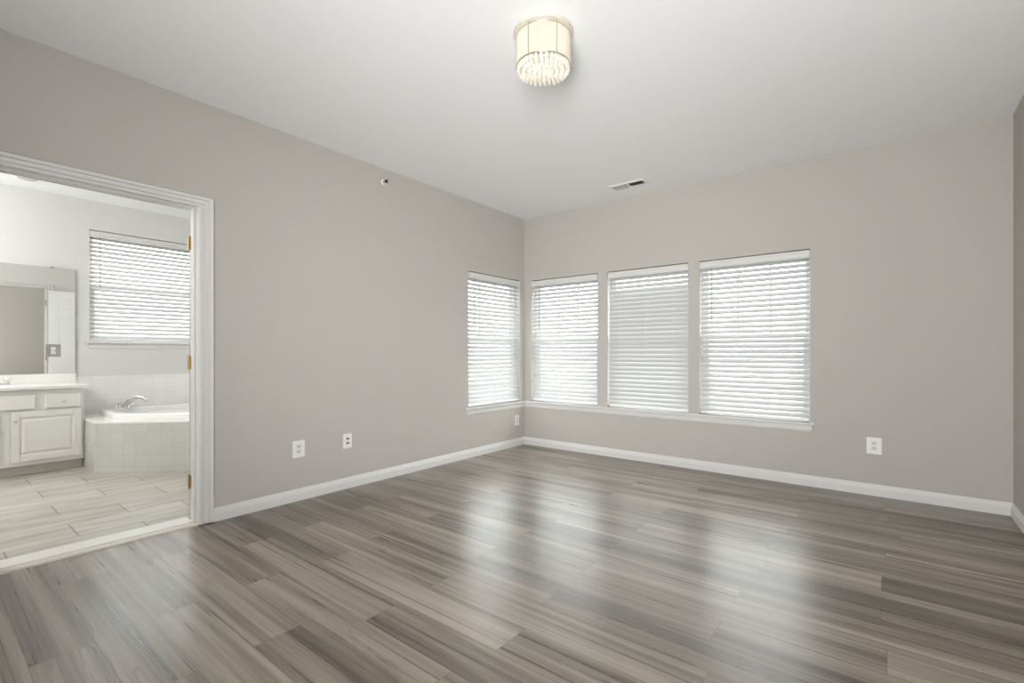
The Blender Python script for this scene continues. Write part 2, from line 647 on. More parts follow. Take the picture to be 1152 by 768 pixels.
# baseboards (moulded profile, depth d from wall, height z)
BB = [(0, 0), (0.015, 0), (0.015, 0.054), (0.0105, 0.060), (0.0105, 0.064), (0.003, 0.086), (0, 0.089)]
tag(MB().prism([(d, z) for d, z in BB], 'y', -3.426, 0).build('baseboard_left', M['trim']),
    'white baseboard along the left wall', 'baseboard', kind='structure')
tag(MB().prism([(-d, z) for d, z in BB], 'x', 0, RX).build('baseboard_back', M['trim']),
    'white baseboard along the back wall under the windows', 'baseboard', kind='structure')
tag(MB().prism([(RX - d, z) for d, z in BB], 'y', FY, 0).build('baseboard_right', M['trim']),
    'white baseboard along the right wall', 'baseboard', kind='structure')

# ------------------------------------------------------------------ doorway: jamb, casing, leaf
door = thing('door_1', (-0.06, (DY0 + DY1) / 2, 0), 'white six-panel bathroom door swung back, with its moulded frame', 'door', kind='structure')
jt = 0.018
mb = MB()
mb.box(-WT - 0.012, 0.0, DY1 - jt, DY1, 0.004, DZ)
mb.box(-WT - 0.012, 0.0, DY0, DY0 + jt, 0.004, DZ)
mb.box(-WT - 0.012, 0.0, DY0 + jt, DY1 - jt, DZ - jt, DZ)
mb.build('jamb', M['trim'], door)
mb = MB()
for y0, y1 in ((DY1 - jt - 0.011, DY1 - jt), (DY0 + jt, DY0 + jt + 0.011)):
    mb.box(-0.082, -0.045, y0, y1, 0.012, DZ - jt - 0.011, 0.002)
mb.box(-0.082, -0.045, DY0 + jt, DY1 - jt, DZ - jt - 0.011, DZ - jt, 0.002)
mb.build('door_stop', M['trim'], door)
# casing profile: t across the board from the opening outwards, depth d
CP = [(0.0, 0.0), (0.0, 0.011), (0.010, 0.013), (0.014, 0.006), (0.021, 0.006), (0.026, 0.015), (0.040, 0.015), (0.045, 0.008),
      (0.054, 0.008), (0.059, 0.018), (0.078, 0.020), (0.084, 0.014), (0.084, 0.0)]


def casing(sgn, x0, name):
    """mitred three-sided casing on the plane x=x0, sgn is the direction out of the wall"""
    mb = MB()
    r = 0.003
    yi0, yi1, zi = DY0 + jt - r, DY1 - jt + r, DZ - jt - 0.006
    path = [(yi0, 0.006, -1, 0), (yi0, zi, -1, 1), (yi1, zi, 1, 1), (yi1, 0.006, 1, 0)]
    rings = []
    for y, z, dy, dz in path:
        rings.append([mb.bm.verts.new((x0 + sgn * d * 1.3, y + dy * t, z + dz * t * 0.79)) for t, d in CP])
    n = len(CP)
    for A, B in zip(rings, rings[1:]):
        for i in range(n):
            mb.bm.faces.new((A[i], A[(i + 1) % n], B[(i + 1) % n], B[i]))
    mb.bm.faces.new(rings[0])
    mb.bm.faces.new(rings[-1])
    return mb.build(name, M['trim'], door)


casing(1, 0.0, 'casing')
casing(-1, -WT - 0.012, 'casing')
# the leaf stands open flat against the bathroom side of the wall
lx0, lx1 = -0.196, -0.161
ly0, ly1 = DY1 - 0.004, DY1 + 0.88
mb = MB()
cols = [(ly0 + 0.11, ly0 + 0.385), (ly0 + 0.495, ly0 + 0.77)]
rows = [(0.20, 0.86), (1.00, 1.62), (1.74, 1.92)]
mb.box(lx0 + 0.006, lx1 - 0.006, ly0, ly1, 0.012, 2.022)
ys = [ly0, cols[0][0], cols[0][1], cols[1][0], cols[1][1], ly1]
for a, b_ in ((ys[0], ys[1]), (ys[2], ys[3]), (ys[4], ys[5])):
    mb.box(lx0, lx1, a, b_, 0.012, 2.022)
zs = [0.012, rows[0][0], rows[0][1], rows[1][0], rows[1][1], rows[2][0], rows[2][1], 2.022]
for c0, c1 in cols:
    for i in (0, 2, 4, 6):
        mb.box(lx0, lx1, c0, c1, zs[i], zs[i + 1])
leaf = mb.build('door_leaf', M['vinyl'], door)
mb = MB()
for c0, c1 in cols:
    for r0, r1 in rows:
        pts = [(c0 + 0.03, r0 + 0.03), (c1 - 0.03, r0 + 0.03), (c1 - 0.03, r1 - 0.03), (c0 + 0.03, r1 - 0.03)]
        mb.box(lx0 + 0.001, lx0 + 0.01, c0 + 0.028, c1 - 0.028, r0 + 0.028, r1 - 0.028, 0.0025)
mb.build('raised_panel', M['vinyl'], leaf)
mb = MB()
for sx, xx in ((-1, lx0), (1, lx1)):
    mb.lathe([(0, 0), (0.031, 0), (0.031, sx * 0.006), (0.011, sx * 0.010), (0.010, sx * 0.02), (0.02, sx * 0.024), (0.022, sx * 0.030), (0.014, sx * 0.034), (0, sx * 0.0345)] if sx < 0 else
             [(0, 0), (0.024, 0), (0.024, 0.004), (0.009, 0.006), (0.009, 0.012), (0.018, 0.016), (0.014, 0.021), (0, 0.022)],
             (xx, ly1 - 0.06, 0.95), 20, 'x')
mb.build('door_knob', M['brass'], leaf, smooth=True)
for hz in (0.26, 1.05, 1.84):
    mb = MB()
    kx, ky = -WT - 0.022, DY1 - jt - 0.006
    mb.lathe([(0, -0.048), (0.004, -0.046), (0.0062, -0.044), (0.0062, 0.044), (0.004, 0.046), (0, 0.048)], (kx, ky, hz), 12)
    mb.box(kx, kx + 0.024, DY1 - jt - 0.0025, DY1 - jt, hz - 0.044, hz + 0.044)
    h = mb.build('hinge', M['brass'], door)
    h['label'] = 'brass hinge on the jamb'

# threshold: marble sill and transition strip
tag(MB().box(-0.215, -0.068, DY0 + jt, DY1 - jt, 0.0, 0.010, 0.003).build('threshold', M['marble'], origin=(-0.14, -3.97, 0)),
    'pale marble threshold slab between tile and plank floors in the doorway', 'threshold')
tag(MB().prism([(-0.062, 0), (-0.060, 0.008), (-0.045, 0.013), (-0.022, 0.013), (-0.004, 0.008), (0.002, 0.0)], 'y', DY0 + jt, DY1 - jt).build(
    'transition_strip', M['tmould'], origin=(-0.03, -3.97, 0)),
    'narrow cream transition strip where the plank floor meets the marble threshold', 'transition strip')


# ------------------------------------------------------------------ windows and blinds (built on a generic frame)
def frame_mat(origin, along, into):
    """local (u, d, z): u along the wall, d into the wall (away from the room), z up"""
    a, i = Vector(along), Vector(into)
    return Matrix(((a.x, i.x, 0, origin[0]), (a.y, i.y, 0, origin[1]), (0, 0, 1, origin[2]), (0, 0, 0, 1)))


def lbox(mb, F, u0, u1, d0, d1, z0, z1, bev=0.0):
    mb.box(u0, u1, d0, d1, z0, z1, bev, F)


def make_window(idx, F, w, z0, z1, label, grid=True):
    """vinyl double-hung window with divided upper sash"""
    c = F @ Vector((w / 2, 0.11, z0))
    root = thing('window_%d' % idx, c, label, 'window', kind='structure')
    d0, d1 = 0.085, 0.15
    fw = 0.022
    mb = MB()
    lbox(mb, F, 0, fw, d0, d1, z0, z1)
    lbox(mb, F, w - fw, w, d0, d1, z0, z1)
    lbox(mb, F, fw, w - fw, d0, d1, z0, z0 + fw)
    lbox(mb, F, fw, w - fw, d0, d1, z1 - fw, z1)
    mb.build('window_frame', M['vinyl'], root)
    zm = (z0 + z1) / 2 + 0.005
    for nm, za, zb, da in (('lower_sash', z0 + fw, zm + 0.02, 0.092), ('upper_sash', zm - 0.02, z1 - fw, 0.118)):
        mb = MB()
        s = 0.040 if nm == 'lower_sash' else 0.024
        u0, u1 = fw, w - fw
        lbox(mb, F, u0, u0 + s, da, da + 0.024, za, zb)
        lbox(mb, F, u1 - s, u1, da, da + 0.024, za, zb)
        lbox(mb, F, u0 + s, u1 - s, da, da + 0.024, za, za + s)
        lbox(mb, F, u0 + s, u1 - s, da, da + 0.024, zb - s, zb)
        sash = mb.build(nm, M['vinyl'], root)
        if nm == 'upper_sash' and grid:
            mb = MB()
            for q in (1, 2):
                uu = u0 + s + (u1 - u0 - 2 * s) * q / 3
                lbox(mb, F, uu - 0.009, uu + 0.009, da + 0.003, da + 0.02, za + s, zb - s)
            zz = (za + zb) / 2
            lbox(mb, F, u0 + s, u1 - s, da + 0.004, da + 0.019, zz - 0.009, zz + 0.009)
            mb.build('muntin', M['vinyl'], sash)
        mb = MB()
        lbox(mb, F, u0 + s - 0.004, u1 - s + 0.004, da + 0.010, da + 0.014, za + s - 0.004, zb - s + 0.004)
        mb.build('pane', M['glass'], sash)
    return root


def make_blind(F, w, z0, z1, label, tilt, wand_u, wand_len, gap_l=0.006, gap_r=0.006, sag=0.0, front=-0.006, roll=0.0):
    """2-inch horizontal blind: valance, slats, bottom rail, ladder cords, tilt wand. tilt(t) gives the slat angle, t=0 top..1 bottom"""
    c = F @ Vector((w / 2, 0.03, z1))
    if roll:
        R = Matrix.Translation(F @ Vector((w / 2, 0, z1))) @ Matrix.Rotation(roll, 4, (F.to_3x3() @ Vector((0, 1, 0)))) @ Matrix.Translation(-(F @ Vector((w / 2, 0, z1))))
        F = R @ F
    root = thing('window_blind', c, label, 'blind', 'white slatted window blinds')
    u0, u1 = gap_l, w - gap_r
    pitch, sw = 0.0445, 0.050
    top = z1 - 0.010
    # valance with a small moulded profile
    mb = MB()
    P = [(front + 0.004, top), (front, top - 0.006), (front, top - 0.014), (front + 0.004, top - 0.020), (front + 0.004, top - 0.048),
         (front, top - 0.054), (front, top - 0.062), (front + 0.003, top - 0.066), (front + 0.012, top - 0.066), (front + 0.012, top)]
    mb.prism(P, 'x', u0 - 0.003, u1 + 0.003, F)
    mb.build('valance', M['valance'], root)
    mb = MB()
    lbox(mb, F, u0 + 0.004, u1 - 0.004, front + 0.016, front + 0.066, top - 0.048, top)
    mb.build('headrail', M['vinyl'], root)
    dc = front + 0.040
    zb = z0 + 0.012
    n = int((top - 0.062 - (zb + 0.035)) / pitch)
    mb = MB()
    zt = top - 0.075
    for i in range(n):
        t = i / (n - 1)
        z = zt - (zt - (zb + 0.042)) * t
        a = tilt(t) + random.uniform(-0.02, 0.02)
        ca, sa = math.cos(a), math.sin(a)
        pts = []
        m_ = 5
        up, dn = [], []
        for q in range(m_):
            s = (q / (m_ - 1) - 0.5) * sw
            crown = 0.0028 * (1 - (2 * q / (m_ - 1) - 1) ** 2)
            up.append((s, crown + 0.0013))
            dn.append((s, crown - 0.0013))
        # s>0 is the outer edge, raised by the tilt
        outline = up + dn[::-1]
        jit = random.uniform(-0.0015, 0.0015)
        pts = [(dc + s * ca - h * sa, z + jit + s * sa + h * ca) for s, h in outline]
        mb.prism(pts, 'x', u0, u1, F)
    mb.build('slats', M['slat'], root)
    mb = MB()
    lbox(mb, F, u0, u1, dc - 0.026, dc + 0.026, zb, zb + 0.016, 0.003)
    mb.build('bottom_rail', M['vinyl'], root)
    for uu in (u0 + 0.14, (u0 + u1) / 2, u1 - 0.14):
        mb = MB()
        for dd in (dc - 0.0275, dc + 0.0275):
            lbox(mb, F, uu - 0.0012, uu + 0.0012, dd - 0.0008, dd + 0.0008, zb + 0.004, top - 0.05)
        mb.build('ladder_cord', M['cord'], root)
    if wand_u:
        mb = MB()
        pts = [F @ Vector((wand_u, front - 0.004, z)) for z in (top - 0.055, top - 0.085, top - 0.3, top - 0.055 - wand_len)]
        mb.tube(pts, [0.0022, 0.0032, 0.0034, 0.0042], 8)
        w_ = mb.build('tilt_wand', M['wand'], root)
        w_['label'] = 'thin dark tilt wand'
    return root


D = math.radians
FB = [frame_mat((a, 0, 0), (1, 0, 0), (0, 1, 0)) for a, b in WIN]
FL = frame_mat((0, LW[0], 0), (0, 1, 0), (-1, 0, 0))
FBW = frame_mat((BX, BW[0], 0), (0, 1, 0), (-1, 0, 0))
wlab = ['double-hung window in the back wall, nearest the corner', 'middle double-hung window of the back wall', 'rightmost double-hung window of the back wall']
for i, (F, (a, b_)) in enumerate(zip(FB, WIN)):
    make_window(i + 2, F, b_ - a, WZ0, WZ1, wlab[i])
make_window(1, FL, LW[1] - LW[0], WZ0, WZ1, 'double-hung window in the left wall beside the corner')
make_window(5, FBW, BW[1] - BW[0], BW[2], BW[3], 'bathroom window above the corner tub', False)

make_blind(FL, LW[1] - LW[0], WZ0, WZ1, 'half-open white blind on the only window of the left bedroom wall', lambda t: D(51), 0.085, 0.50)
make_blind(FB[0], WIN[0][1] - WIN[0][0], WZ0, WZ1, 'half-open white blind on the back-wall window nearest the corner', lambda t: D(51), 0.125, 0.50)
make_blind(FB[1], WIN[1][1] - WIN[1][0], WZ0, WZ1, 'nearly closed greyer white blind on the middle back-wall window',
           lambda t: D(58) + D(17) * min(1, max(0, (t - 0.05) / 0.10)) - D(12) * min(1, max(0, (t - 0.45) / 0.3)), None, 0, 0.014, 0.004)
make_blind(FB[2], WIN[2][1] - WIN[2][0], WZ0, WZ1, 'half-open white blind on the rightmost back-wall window', lambda t: D(51), 0.115, 0.50)
make_blind(FBW, BW[1] - BW[0], BW[2], BW[3], 'white slatted blind on the bathroom window above the tub', lambda t: D(53), 0.085, 0.55)

# sills: stool and apron
st = thing('trim_1', (-0.0, LW[0], 0.53), 'white sill with apron under the left wall window', 'window sill', kind='structure')
mb = MB()
mb.box(-0.085, 0.034, LW[0] - 0.0, LW[1], 0.512, 0.531)
mb.prism([(0.0, 0.512), (0.034, 0.512), (0.038, 0.517), (0.038, 0.526), (0.034, 0.531), (0.0, 0.531)], 'y', LW[0] - 0.035, -0.0005)
mb.build('stool', M['trim'], st)
MB().prism([(0.0, 0.512), (0.014, 0.512), (0.014, 0.470), (0.010, 0.458), (0.005, 0.452), (0.0, 0.452)], 'y', LW[0] - 0.015, -0.0005).build('apron', M['trim'], st)
st = thing('trim_2', (1.5, 0, 0.53), 'long white sill with apron under the three back wall windows', 'window sill', kind='structure')
mb = MB()
for a, b_ in WIN:
    mb.box(a, b_, -0.02, 0.085, 0.512, 0.531)
mb.prism([(0.0, 0.512), (-0.034, 0.512), (-0.038, 0.517), (-0.038, 0.526), (-0.034, 0.531), (0.0, 0.531)], 'x', 0.0005, WIN[2][1] + 0.035)
mb.build('stool', M['trim'], st)
MB().prism([(0.0, 0.512), (-0.014, 0.512), (-0.014, 0.470), (-0.010, 0.458), (-0.005, 0.452), (0.0, 0.452)], 'x', 0.0005, WIN[2][1] + 0.012).build('apron', M['trim'], st)
st = thing('trim_3', (BX, BW[0], BW[2]), 'white sill with apron under the bathroom window', 'window sill', kind='structure')
mb = MB()
mb.box(BX - 0.085, BX + 0.03, BW[0], BW[1], BW[2] - 0.018, BW[2] + 0.001)
mb.prism([(BX, BW[2] - 0.018), (BX + 0.034, BW[2] - 0.018), (BX + 0.036, BW[2] - 0.008), (BX + 0.034, BW[2] + 0.001), (BX, BW[2] + 0.001)], 'y', BW[0] - 0.04, BW[1] + 0.04)
mb.build('stool', M['trim'], st)
MB().prism([(BX, BW[2] - 0.018), (BX + 0.014, BW[2] - 0.018), (BX + 0.014, BW[2] - 0.06), (BX + 0.006, BW[2] - 0.075), (BX, BW[2] - 0.075)], 'y', BW[0] - 0.01, BW[1] + 0.01).build('apron', M['trim'], st)


# ------------------------------------------------------------------ wall plates
def outlet(F, w, h, label, kind='duplex', group='electrical wall plates', frame=None):
    smat = M['plate'] if frame else M['socket']
    """plate centred on the frame's origin; d<0 is out of the wall"""
    root = thing('wall_outlet', F @ Vector((0, 0, 0)), label, 'outlet', group)
    mb = MB()
    lbox(mb, F, -w / 2, w / 2, -0.007, 0.0, -h / 2, h / 2, 0.0028)
    mb.build('plate', frame or M['plate'], root)
    if kind == 'duplex':
        for s in (1, -1):
            mb = MB()
            lbox(mb, F, -0.0165, 0.0165, -0.0088, -0.006, s * 0.0195 - 0.0145, s * 0.0195 + 0.0145, 0.0012)
            so = mb.build('socket', smat, root)
            mb = MB()
            lbox(mb, F, -0.0085, -0.0055, -0.0093, -0.0086, s * 0.0195 - 0.003, s * 0.0195 + 0.007)
            lbox(mb, F, 0.0055, 0.0085, -0.0093, -0.0086, s * 0.0195 - 0.003, s * 0.0195 + 0.006)
            lbox(mb, F, -0.0022, 0.0022, -0.0093, -0.0086, s * 0.0195 - 0.0105, s * 0.0195 - 0.0065)
            mb.build('slot', M['dark'], so)
        mb = MB()
        mb.lathe([(0, -0.0006), (0.003, -0.0003), (0.003, 0.0)], (0, 0, 0), 10, 'y', F @ Matrix.Translation((0, -0.007, 0)))
        mb.build('screw', M['socket'], root)
    elif kind == 'jack':
        for zc in (0.017, -0.017):
            mb = MB()
            lbox(mb, F, -0.014, 0.014, -0.0085, -0.006, zc - 0.011, zc + 0.011, 0.001)
            so = mb.build('jack', M['socket'], root)
            mb = MB()
            for uu in (-0.0068, 0.0068):
                lbox(mb, F, uu - 0.0052, uu + 0.0052, -0.0095, -0.0084, zc - 0.007, zc + 0.007)
            j_ = mb.build('jack_opening', M['dark'], so)
        for zc in (0.042, -0.042):
            mb = MB()
            mb.lathe([(0, -0.0006), (0.003, -0.0003), (0.003, 0.0)], (0, 0, 0), 10, 'y', F @ Matrix.Translation((0, -0.007, zc)))
            mb.build('screw', M['socket'], root)
    return root


def FW(y, z):
    return frame_mat((0, y, z), (0, 1, 0), (-1, 0, 0))


outlet(FW(-2.848, 0.388), 0.096, 0.128, 'white duplex outlet low on the left wall, the one nearer the doorway')
outlet(FW(-2.434, 0.390), 0.080, 0.120, 'white jack plate with two dark ports low on the left wall', 'jack')
outlet(FW(-0.154, 0.306), 0.080, 0.125, 'white duplex outlet beneath the left wall window, close to the corner')
outlet(frame_mat((3.409, 0, 0.388), (1, 0, 0), (0, 1, 0)), 0.096, 0.130, 'white duplex outlet on the back wall right of the windows')

# ------------------------------------------------------------------ ceiling light
LC = Vector((2.120, -2.674, H))
R = 0.136
lamp = thing('ceiling_light', LC, 'round flush ceiling light with ivory string shade and hanging crystals, lit', 'ceiling light')
MB().lathe([(0, 0), (0.150, 0), (0.152, -0.006), (0.146, -0.014), (0.128, -0.018), (0, -0.018)], LC, 48).build('base_plate', M['lamp_white'], lamp, smooth=True)
zt, zb = -0.030, -0.176


def torus(mb, c, R_, r, n=48, m_=8):
    prof = [(R_ + r * math.cos(2 * PI * k / m_), r * math.sin(2 * PI * k / m_)) for k in range(m_ + 1)]
    mb.lathe(prof, c, n)


mb = MB()
torus(mb, LC + Vector((0, 0, zt)), R, 0.004)
mb.build('top_ring', M['bulb_ring'], lamp, smooth=True)
mb = MB()
torus(mb, LC + Vector((0, 0, zb)), R, 0.0035)
mb.build('bottom_ring', M['bulb_ring'], lamp, smooth=True)
for k in range(6):
    a = 2 * PI * k / 6 - 0.967 + 0.5
    p = LC + Vector((math.cos(a) * (R + 0.002), math.sin(a) * (R + 0.002), 0))
    MB().tube([p + Vector((0, 0, -0.016)), p + Vector((0, 0, zb))], 0.002, 6).build('upright', M['greymetal'], lamp)
# shade: many vertical strands
mb = MB()
NS = 120
for k in range(NS):
    a = 2 * PI * k / NS
    p = LC + Vector((math.cos(a) * R, math.sin(a) * R, 0))
    mb.tube([p + Vector((0, 0, zt)), p + Vector((0, 0, zb))], 0.0031, 6)
mb.build('shade', M['strand'], lamp)
# crystals hanging from the bottom, longer at the middle
mb = MB()
mb.lathe([(0, 0.014), (0.0035, 0.012), (0.0040, 0.006), (0.0095, 0.000), (0.0115, -0.008), (0.0085, -0.019), (0, -0.027)], (0, 0, 0), 8)
cr_mesh = None
first = None
for rr, nn, dz in ((0.124, 30, -0.004), (0.098, 24, -0.010), (0.072, 18, -0.014), (0.046, 11, -0.018), (0.020, 5, -0.020)):
    for k in range(nn):
        a = 2 * PI * (k + 0.5 * (nn % 2)) / nn
        loc = Vector((math.cos(a) * rr, math.sin(a) * rr, zb + dz + random.uniform(-0.003, 0.003)))
        if first is None:
            first = mb.build('crystal_drop', M['crystal'], None)
            o = first
        else:
            o = first.copy()
            COL.objects.link(o)
        o.parent = lamp
        o.location = loc
pl = bpy.data.lights.new('lamp_glow', 'POINT')
pl.energy = 0.32
pl.color = (1.0, 0.93, 0.84)
pl.shadow_soft_size = 0.035
po = bpy.data.objects.new('lamp_glow', pl)
po.location = (0, 0, -0.095)
COL.objects.link(po)
po.parent = lamp

# ------------------------------------------------------------------ ceiling register
vx, vy, vw, vd = 1.521, -0.352, 0.36, 0.15
vent = thing('ceiling_vent', (vx, vy, H), 'white two-way ceiling air register above the middle window', 'vent')
mb = MB()
fr = 0.024
for a in ((vx - vw / 2, vx + vw / 2, vy - vd / 2, vy - vd / 2 + fr), (vx - vw / 2, vx + vw / 2, vy + vd / 2 - fr, vy + vd / 2),
          (vx - vw / 2, vx - vw / 2 + fr, vy - vd / 2 + fr, vy + vd / 2 - fr), (vx + vw / 2 - fr, vx + vw / 2, vy - vd / 2 + fr, vy + vd / 2 - fr),
          (vx - 0.008, vx + 0.008, vy - vd / 2 + fr, vy + vd / 2 - fr)):
    mb.box(a[0], a[1], a[2], a[3], H - 0.010, H - 0.0005)
mb.build('frame', M['ventwhite'], vent)
MB().box(vx - vw / 2 + 0.01, vx + vw / 2 - 0.01, vy - vd / 2 + 0.01, vy + vd / 2 - 0.01, H - 0.0015, H - 0.0003).build('duct_shade_plate', M['dark'], vent)  # dark sheet below the ceiling, painting in the shade inside the duct
for side in (-1, 1):
    mb = MB()
    for k in range(8):
        xc = vx + side * (0.020 + 0.0165 * (k + 0.5))
        ang = -side * D(50)
        dx, dz = math.cos(ang) * 0.007, math.sin(ang) * 0.007
        x_a, z_a, x_b, z_b = xc - dx, H - 0.008 - dz * 0.7, xc + dx, H - 0.008 + dz * 0.7
        mb.prism([(x_a, z_a), (x_b, z_b), (x_b + 0.0012, z_b), (x_a + 0.0012, z_a)], 'y', vy - vd / 2 + fr, vy + vd / 2 - fr)
    mb.build('louvres', M['greyfin'], vent)

# ------------------------------------------------------------------ sprinkler on the left wall
sp = thing('fire_sprinkler', (0, -2.078, 2.615), 'small sidewall fire sprinkler high on the left wall', 'sprinkler')
MB().lathe([(0, 0.0), (0.024, 0.0), (0.025, 0.003), (0.020, 0.007), (0.012, 0.009), (0, 0.009)], (0, -2.078, 2.615), 24, 'x').build('escutcheon', M['plate'], sp, smooth=True)
MB().lathe([(0, 0.008), (0.010, 0.008), (0.010, 0.02), (0.007, 0.024), (0, 0.024)], (0, -2.078, 2.615), 12, 'x').build('body', M['greymetal'], sp, smooth=True)
mb = MB()
for s in (1, -1):
    mb.tube([(0.02, -2.078 + s * 0.008, 2.615), (0.034, -2.078 + s * 0.010, 2.615), (0.044, -2.078 + s * 0.003, 2.615)], 0.0025, 6)
mb.box(0.040, 0.056, -2.078 - 0.014, -2.078 + 0.014, 2.622, 2.625)
mb.box(0.043, 0.047, -2.078 - 0.012, -2.078 + 0.012, 2.605, 2.624)
mb.build('deflector', M['dark'], sp)

# ------------------------------------------------------------------ bathroom: vanity
VX = -2.655
van = thing('vanity_cabinet', (-2.92, -4.4, 0), 'white bathroom vanity cabinet with raised-panel door beside the tub', 'cabinet')
VY0, VY1 = -5.35, -3.612
mb = MB()
GX = BX + 0.004
mb.box(VX - 0.02, VX, VY0, VY1, 0.09, 0.7755)
mb.box(GX, VX - 0.02, VY1 - 0.018, VY1, 0.09, 0.7755)
mb.box(GX, VX - 0.02, VY0, VY0 + 0.018, 0.09, 0.7755)
mb.box(GX, VX - 0.02, VY0 + 0.018, VY1 - 0.018, 0.09, 0.108)
mb.build('body', M['cabinet'], van)
mb = MB().box(GX, VX - 0.07, VY0, VY1, 0.001, 0.09)
mb.box(VX - 0.07, VX - 0.066, VY0, VY1, 0.0, 0.075)
mb.build('toe_kick', M['toe'], van)


def raised_door(y0, y1, z0, z1, knob_y, knob_z):
    fx = VX + 0.018
    mb = MB()
    s = 0.055
    mb.box(VX, fx - 0.007, y0, y1, z0, z1)
    mb.box(VX, fx, y0, y0 + s, z0, z1, 0.002)
    mb.box(VX, fx, y1 - s, y1, z0, z1, 0.002)
    mb.box(VX, fx, y0 + s, y1 - s, z0, z0 + s, 0.002)
    mb.box(VX, fx, y0 + s, y1 - s, z1 - s, z1, 0.002)
    d_ = mb.build('door', M['cabinet'], van)
    # raised field with sloped edges
    mb = MB()
    a0, a1, b0, b1 = y0 + s + 0.012, y1 - s - 0.012, z0 + s + 0.012, z1 - s - 0.012
    o = 0.022
    A = [mb.bm.verts.new((fx - 0.007, p, q)) for p, q in ((a0, b0), (a1, b0), (a1, b1), (a0, b1))]
    B = [mb.bm.verts.new((fx - 0.001, p, q)) for p, q in ((a0 + o, b0 + o), (a1 - o, b0 + o), (a1 - o, b1 - o), (a0 + o, b1 - o))]
    for i in range(4):
        mb.bm.faces.new((A[i], A[(i + 1) % 4], B[(i + 1) % 4], B[i]))
    mb.bm.faces.new(B)
    mb.bm.faces.new(A[::-1])
    mb.build('raised_panel', M['cabinet'], d_)
    knob(fx, knob_y, knob_z, d_)


def knob(x, y, z, parent):
    MB().lathe([(0, 0), (0.008, 0), (0.006, 0.010), (0.014, 0.015), (0.016, 0.021), (0.012, 0.026), (0, 0.028)], (x, y, z), 16, 'x').build('knob', M['socket'], parent, smooth=True)


raised_door(-4.107, -3.632, 0.13, 0.582, -4.083, 0.499)
raised_door(-4.66, -4.185, 0.13, 0.582, -4.208, 0.499)
for y0, y1, kb, nm in ((-3.884, -3.636, True, 'drawer'), (-4.56, -3.952, False, 'false_drawer_front'), (-4.90, -4.63, True, 'drawer')):
    mb = MB().box(VX, VX + 0.018, y0, y1, 0.602, 0.724, 0.004)
    d_ = mb.build(nm, M['cabinet'], van)
    if kb:
        knob(VX + 0.018, -3.764 if y1 > -4 else (y0 + y1) / 2, 0.661, d_)

ct = thing('countertop', (-2.9, -4.4, 0.776), 'white cultured-marble vanity top with backsplash and basin', 'countertop')
CX1, CY0, CY1 = -2.625, -5.36, -3.585
sx, sy, ra, rb = -2.90, -4.28, 0.17, 0.235
mb = MB()
N = 40
outer_top, inner_top = [], []
# top surface with an oval hole: bridge the rectangle outline to the oval
rect = []
corners = [(CX1, CY1), (GX, CY1), (GX, CY0), (CX1, CY0)]
for k in range(N):
    a = 2 * PI * k / N + 0.01
    dx, dy = math.cos(a), math.sin(a)
    ts = []
    if dx > 0: ts.append((CX1 - sx) / dx)
    if dx < 0: ts.append((GX - sx) / dx)
    if dy > 0: ts.append((CY1 - sy) / dy)
    if dy < 0: ts.append((CY0 - sy) / dy)
    t = min(t_ for t_ in ts if t_ > 0)
    rect.append([sx + dx * t, sy + dy * t])
for cx, cy in corners:   # snap the nearest sample to each corner
    k = min(range(N), key=lambda i: (rect[i][0] - cx) ** 2 + (rect[i][1] - cy) ** 2)
    rect[k] = [cx, cy]
rings = []
for z, src in ((0.778, rect), (0.800, rect), (0.806, [(sx + (p[0] - sx) * 0.994, sy + (p[1] - sy) * 0.994) for p in rect])):
    rings.append([mb.bm.verts.new((p[0], p[1], z)) for p in src])
for sc, z in ((1.0, 0.806), (0.97, 0.800), (0.90, 0.770), (0.72, 0.715), (0.42, 0.690), (0.10, 0.686)):
    rings.append([mb.bm.verts.new((sx + math.cos(2 * PI * k / N + 0.01) * ra * sc, sy + math.sin(2 * PI * k / N + 0.01) * rb * sc, z)) for k in range(N)])
for A, B in zip(rings, rings[1:]):
    for k in range(N):
        mb.bm.faces.new((A[k], A[(k + 1) % N], B[(k + 1) % N], B[k]))
mb.bm.faces.new(rings[-1])
mb.build('worktop', M['counter'], ct)
mb = MB().box(GX, GX + 0.02, CY0, CY1, 0.806, 0.90, 0.003)
mb.build('backsplash', M['counter'], ct)

fa = thing('basin_faucet', (-3.08, -4.14, 0.806), 'chrome basin faucet on the vanity top at the left edge', 'faucet')
fy = -4.155
MB().box(-3.115, -3.055, fy - 0.085, fy + 0.085, 0.806, 0.822, 0.006).build('base', M['chrome'], fa)
MB().tube([(-3.085, fy, 0.82), (-3.085, fy, 0.862), (-3.06, fy, 0.885), (-3.01, fy, 0.888), (-2.975, fy, 0.872), (-2.97, fy, 0.862)], [0.016, 0.015, 0.013, 0.012, 0.011, 0.010], 14).build('spout', M['chrome'], fa, smooth=True)
for s in (-1, 1):
    MB().lathe([(0, 0), (0.018, 0), (0.016, 0.02), (0.022, 0.028), (0.024, 0.05), (0.018, 0.06), (0, 0.063)], (-3.085, fy + s * 0.065, 0.82), 16).build('handle', M['acrylic'], fa, smooth=True)

# mirror
mi = thing('wall_mirror', (BX, -4.4, 0.905), 'large frameless mirror above the vanity reflecting the open door', 'mirror')
ROLLM = Matrix.Translation((BX + 0.004, -4.5, 0)) @ Matrix.Rotation(D(-0.93), 4, 'Z') @ Matrix.Translation((-BX - 0.004, 4.5, 0))
MB().box(BX + 0.001, BX + 0.006, -4.62, -3.593, 0.902, 1.98, 0.001, ROLLM).build('glass', M['mirror'], mi)
mb = MB()
mb.box(BX + 0.001, BX + 0.022, -3.78, -3.755, 1.972, 1.990, 0.001)
mb.build('clip', M['greymetal'], mi)
